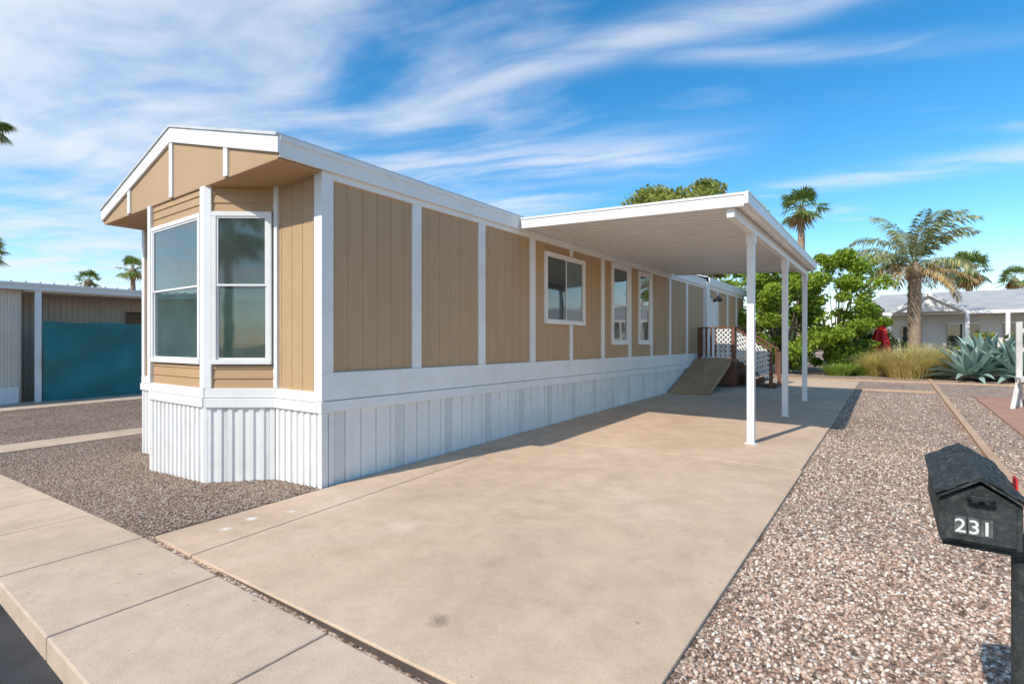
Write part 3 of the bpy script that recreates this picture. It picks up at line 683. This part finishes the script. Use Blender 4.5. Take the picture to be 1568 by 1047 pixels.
def feather_palm(name,x,y,z0,h,L0,tr,seed=2):
    T=empty(name); r=random.Random(seed); m=MB(); n=26
    m.tube([(x,y,z0-.1+(h+.1)*i/n) for i in range(n+1)],[tr*(1.1-.2*i/n)*(1+.14*(i%2)) for i in range(n+1)],12)
    m.tube([(x,y,z0+h-.6),(x,y,z0+h-.2),(x,y,z0+h+.2)],[tr*1.0,tr*1.45,tr*.6],12); m.obj('trunk',M_bark2,T,smooth=True)
    sets={0:([],[]),1:([],[])}
    for k in range(32):
        dry=1 if k<11 else 0; V,F=sets[dry]
        el=r.uniform(-.4,.3) if dry else r.uniform(.25,1.5); az=2*PI*(k*.618)+r.uniform(-.2,.2)
        L_=L0*r.uniform(.75,1.1)*(.85 if dry else 1); h_=Vector((math.cos(az),math.sin(az),0)); side=Vector((-math.sin(az),math.cos(az),0))
        p=Vector((x,y,z0+h)); a=el; N_=20; P_=[p.copy()]; 
        curl=r.uniform(1.1,2.0) if not dry else r.uniform(.9,1.4)
        for i in range(N_):
            p=p+(h_*math.cos(a)+Vector((0,0,math.sin(a))))*(L_/N_); a-=curl/N_*(.3+1.4*i/N_); P_.append(p.copy())
        for i in range(N_):
            w=.028*(1-i/N_)+.006; i0=len(V); V+=[P_[i]+side*w,P_[i]-side*w,P_[i+1]-side*w,P_[i+1]+side*w]; F.append((i0,i0+1,i0+2,i0+3))
            if i<3: continue
            t=i/N_; ll=L_*.22*(math.sin(PI*(.15+.8*t))**.7)
            fw=(P_[i+1]-P_[i]).normalized()
            for s in(-1,1):
                for q in(0,.33,.66):
                    o=P_[i].lerp(P_[i+1],q); dd=(side*s*.7+fw*.6+Vector((0,0,r.uniform(-.5,.1)))).normalized()
                    tip=o+dd*ll*r.uniform(.8,1.1)-Vector((0,0,ll*.35)); mid=o+dd*ll*.5; ww=fw*.030
                    i0=len(V); V+=[o-ww*.5,mid-ww,tip,mid+ww]; F.append((i0,i0+1,i0+2,i0+3))
    for dry,(V,F) in sets.items(): np_mesh('dry_fronds' if dry else 'fronds',np.array([tuple(v) for v in V]),np.array(F),M_palmdry if dry else M_pinn,T)
feather_palm('date_palm_tree',.85,30.3,.3,4.7,3.5,.25)
def blades(name,x,y,z0,h,rad,n,w,mat_,seed,spread=1.0):
    r=np.random.default_rng(seed); V=[];F=[]
    for k in range(n):
        an=r.uniform(0,2*PI); b=rad*.45*math.sqrt(r.uniform()); bx,by=x+b*math.cos(an),y+b*math.sin(an); a2=an+r.normal()*.5
        L_=h*r.uniform(.6,1.1); out=rad*spread*r.uniform(.1,.75); d=np.array((math.cos(a2),math.sin(a2),0)); s=np.array((-d[1],d[0],0))*w*.5
        p=[np.array((bx,by,z0))+d*out*t**2+np.array((0,0,L_*(t-.25*t*t*out/rad))) for t in(0,.5,1)]
        i0=len(V); V+=[p[0]-s,p[0]+s,p[1]+s,p[1]-s,p[2]]; F+=[(i0,i0+1,i0+2,i0+3),(i0+3,i0+2,i0+4,i0+4)]
    me=[tuple(v) for v in V]; F=[tuple(dict.fromkeys(f)) for f in F]
    return mesh_obj(name,me,F,mat_)
blades('ornamental_grass',.45,22.0,.3,1.25,1.25,1500,.016,M_grassY,1,1.3)
blades('ornamental_grass',-.4,22.9,.3,1.0,.9,900,.016,M_grassY,2,1.3)
blades('ornamental_grass',1.1,23.0,.3,1.3,.9,900,.016,M_grassY,5,1.2)
blades('green_grass_clump',-1.55,22.3,.3,.5,.8,900,.02,M_grassG,3)
blades('green_grass_clump',-.9,23.0,.3,.5,.8,700,.02,M_grassG,4)
def agave(name,x,y,z0,R,n,seed):
    r=random.Random(seed); V=[];F=[]
    for k in range(n):
        t=k/n; el=.15+1.2*t+r.uniform(-.08,.08); az=k*2.399+r.uniform(-.15,.15); L_=R*r.uniform(.85,1.1)*(1-.15*t)
        h_=Vector((math.cos(az),math.sin(az),0)); s=Vector((-math.sin(az),math.cos(az),0)); p=Vector((x,y,z0+.1))+h_*.08; a=el
        base=len(V); N_=7
        for i in range(N_+1):
            u=i/N_; w=R*.085*(.65+.9*u if u<.4 else 1.01*(1-((u-.4)/.6)**1.5)+.0)*1.0+.002
            up=Vector((-h_.x*math.sin(a),-h_.y*math.sin(a),math.cos(a)))
            V+=[p-s*w+up*w*.45,p-up*w*.25,p+s*w+up*w*.45]
            p=p+(h_*math.cos(a)+Vector((0,0,math.sin(a))))*L_/N_; a-=.05+ (.06 if t<.4 else 0)
        for i in range(N_):
            q=base+3*i; F+=[(q,q+1,q+4,q+3),(q+1,q+2,q+5,q+4)]
    return mesh_obj(name,V,F,M_agave)
agave('agave_plant',2.0,21.6,.3,1.35,46,1); agave('agave_plant',3.2,21.9,.3,1.6,46,2); agave('agave_plant',2.6,23.6,.3,1.9,46,3); agave('agave_plant',4.3,23.2,.3,1.8,40,4)
pts=[]
for k in range(70):
    cx=rng.uniform(-70,90); cy=rng.uniform(95,130); hh=rng.uniform(2.5,5.5)
    d=rng.normal(size=(260,3)); pts.append(np.array((cx,cy,hh*.5))+d*np.array((2.6,2,hh*.28)))
for k in range(30):
    cx=rng.uniform(-130,-90); cy=rng.uniform(-40,90); hh=rng.uniform(3,5.)
    d=rng.normal(size=(260,3)); pts.append(np.array((cx,cy,hh*.45))+d*np.array((2,2.6,hh*.25)))
V,F=leaf_quads(np.vstack(pts),.6); np_mesh('distant_trees',V,F,M_leafD)

# ---------------------------------------------------------------- world
w=bpy.data.worlds.new('World'); sc.world=w; w.use_nodes=True; N=w.node_tree.nodes; L=w.node_tree.links
bg=N['Background']; sky=N.new('ShaderNodeTexSky'); sky.sky_type='NISHITA'; sky.sun_disc=False
EL=math.radians(43.); AZ=math.radians(192.9)
sky.sun_elevation=EL; sky.sun_rotation=AZ; sky.air_density=1.0; sky.dust_density=.3; sky.ozone_density=1.5; sky.altitude=300
def M(op,a,b=None,c=None,clamp=False):
    n=N.new('ShaderNodeMath'); n.operation=op; n.use_clamp=clamp
    for i,x in enumerate((a,b,c)):
        if x is None: continue
        if hasattr(x,'links'): L.new(x,n.inputs[i])
        else: n.inputs[i].default_value=x
    return n.outputs[0]
tc=N.new('ShaderNodeTexCoord'); sp=N.new('ShaderNodeSeparateXYZ'); L.new(tc.outputs['Generated'],sp.inputs[0])
zc=M('MAXIMUM',sp.outputs[2],.015); zc=M('ADD',zc,.04); px=M('DIVIDE',sp.outputs[0],zc); py=M('DIVIDE',sp.outputs[1],zc)
def lin(a,b,c=0): return M('ADD',M('MULTIPLY_ADD',px,a,c),M('MULTIPLY',py,b))
lat=lin(.809,.588); dep=lin(-.588,.809)
sa=lin(.957,.288); sb=lin(-.288,.957)
def vec(a,b,c=0.):
    n=N.new('ShaderNodeCombineXYZ')
    for i,x in enumerate((a,b,c)):
        if hasattr(x,'links'): L.new(x,n.inputs[i])
        else: n.inputs[i].default_value=x
    return n.outputs[0]
def wn(v,scale,det,rough,dist=0):
    n=noise(N,L,v,scale,det,rough,dist); return n.outputs['Fac']
def mr(x,a,b,c=0.,d=1.,smooth=True):
    n=N.new('ShaderNodeMapRange'); n.interpolation_type='SMOOTHSTEP' if smooth else 'LINEAR'; L.new(x,n.inputs[0])
    for i,v in enumerate((a,b,c,d)): n.inputs[i+1].default_value=v
    return n.outputs[0]
warp=wn(vec(px,py,3.),.8,2,.45)
wa=M('MULTIPLY_ADD',warp,.8,sb)
n1=wn(vec(M('MULTIPLY',sa,.5),M('MULTIPLY',wa,1.5)),1.25,5,.5,.15)
n2=wn(vec(M('MULTIPLY',sa,.9),M('MULTIPLY',wa,3.6),5.),1.5,6,.55,.1)
n3=wn(vec(px,py,9.),1.9,7,.55,.2)
cov=mr(lat,1.1,-.9,-.11,.065)
base=M('ADD',M('ADD',M('MULTIPLY',n1,.54),M('MULTIPLY',n3,.28)),M('MULTIPLY',n2,.18))
c1=mr(M('ADD',base,cov),.42,.72)
def bandm(q,q0,wd,amp):
    t=M('DIVIDE',M('SUBTRACT',M('MULTIPLY_ADD',M('SUBTRACT',warp,.5),.35,q),q0),wd); e=M('POWER',2.718,M('MULTIPLY',M('MULTIPLY',t,t),-1.)); return M('MULTIPLY',e,amp)
q1=M('MULTIPLY_ADD',lat,.53,dep); q2=M('MULTIPLY_ADD',lat,.13,dep)
b1=M('MULTIPLY',bandm(q1,1.80,.10,.7),mr(lat,-1.2,-.2)); b1=M('MULTIPLY',b1,mr(n2,.3,.62,.25,1.))
b2=M('MULTIPLY',bandm(q2,1.74,.06,.45),mr(lat,.25,.7)); b2=M('MULTIPLY',b2,mr(n2,.3,.6,.2,1.))
q3=M('MULTIPLY_ADD',lat,.7,dep)
b3=M('MULTIPLY',bandm(q3,4.0,.18,.6),mr(lat,.9,1.6)); b3=M('MULTIPLY',b3,mr(n2,.35,.62,.1,1.))
q4=M('MULTIPLY_ADD',lat,.15,dep)
b4=M('MULTIPLY',bandm(q4,2.62,.28,.75),M('MULTIPLY',mr(lat,1.3,.5),mr(lat,-1.6,-.6))); b4=M('MULTIPLY',b4,mr(n2,.3,.65,.15,1.))
cl=M('MAXIMUM',M('MAXIMUM',c1,b1),M('MAXIMUM',M('MAXIMUM',b2,b4),b3))
low=mr(sp.outputs[2],.0,.18,1.,.0)
cl=M('MAXIMUM',M('MULTIPLY',cl,.90),M('MULTIPLY',low,M('MULTIPLY_ADD',n1,.9,.1)),clamp=True)
hs=N.new('ShaderNodeHueSaturation'); hs.inputs['Hue'].default_value=.493; hs.inputs['Saturation'].default_value=1.42; hs.inputs['Value'].default_value=1.55; L.new(sky.outputs[0],hs.inputs['Color'])
mx=N.new('ShaderNodeMix'); mx.data_type='RGBA'; L.new(cl,mx.inputs[0]); L.new(hs.outputs[0],mx.inputs[6]); mx.inputs[7].default_value=(6.5,6.9,7.5,1)
L.new(mx.outputs[2],bg.inputs[0]); bg.inputs[1].default_value=.135
sd=bpy.data.lights.new('sun','SUN'); sd.energy=4.4; sd.angle=math.radians(.53); sd.color=(1,.94,.85)
so=bpy.data.objects.new('sun',sd); link(so); so.rotation_euler=Vector((.24,1.05,-1)).to_track_quat('-Z','Y').to_euler(); so.location=(-4,-20,20)
cd=bpy.data.cameras.new('camera'); cd.sensor_width=36; cd.lens=18.37; cd.clip_start=.05; cd.clip_end=3000; cd.shift_y=.001
co=bpy.data.objects.new('camera',cd); link(co); co.location=(0,0,1.5); co.rotation_euler=(PI/2,0,math.radians(36)); sc.camera=co
sc.view_settings.view_transform='Standard'; sc.view_settings.look='None'; sc.view_settings.exposure=0
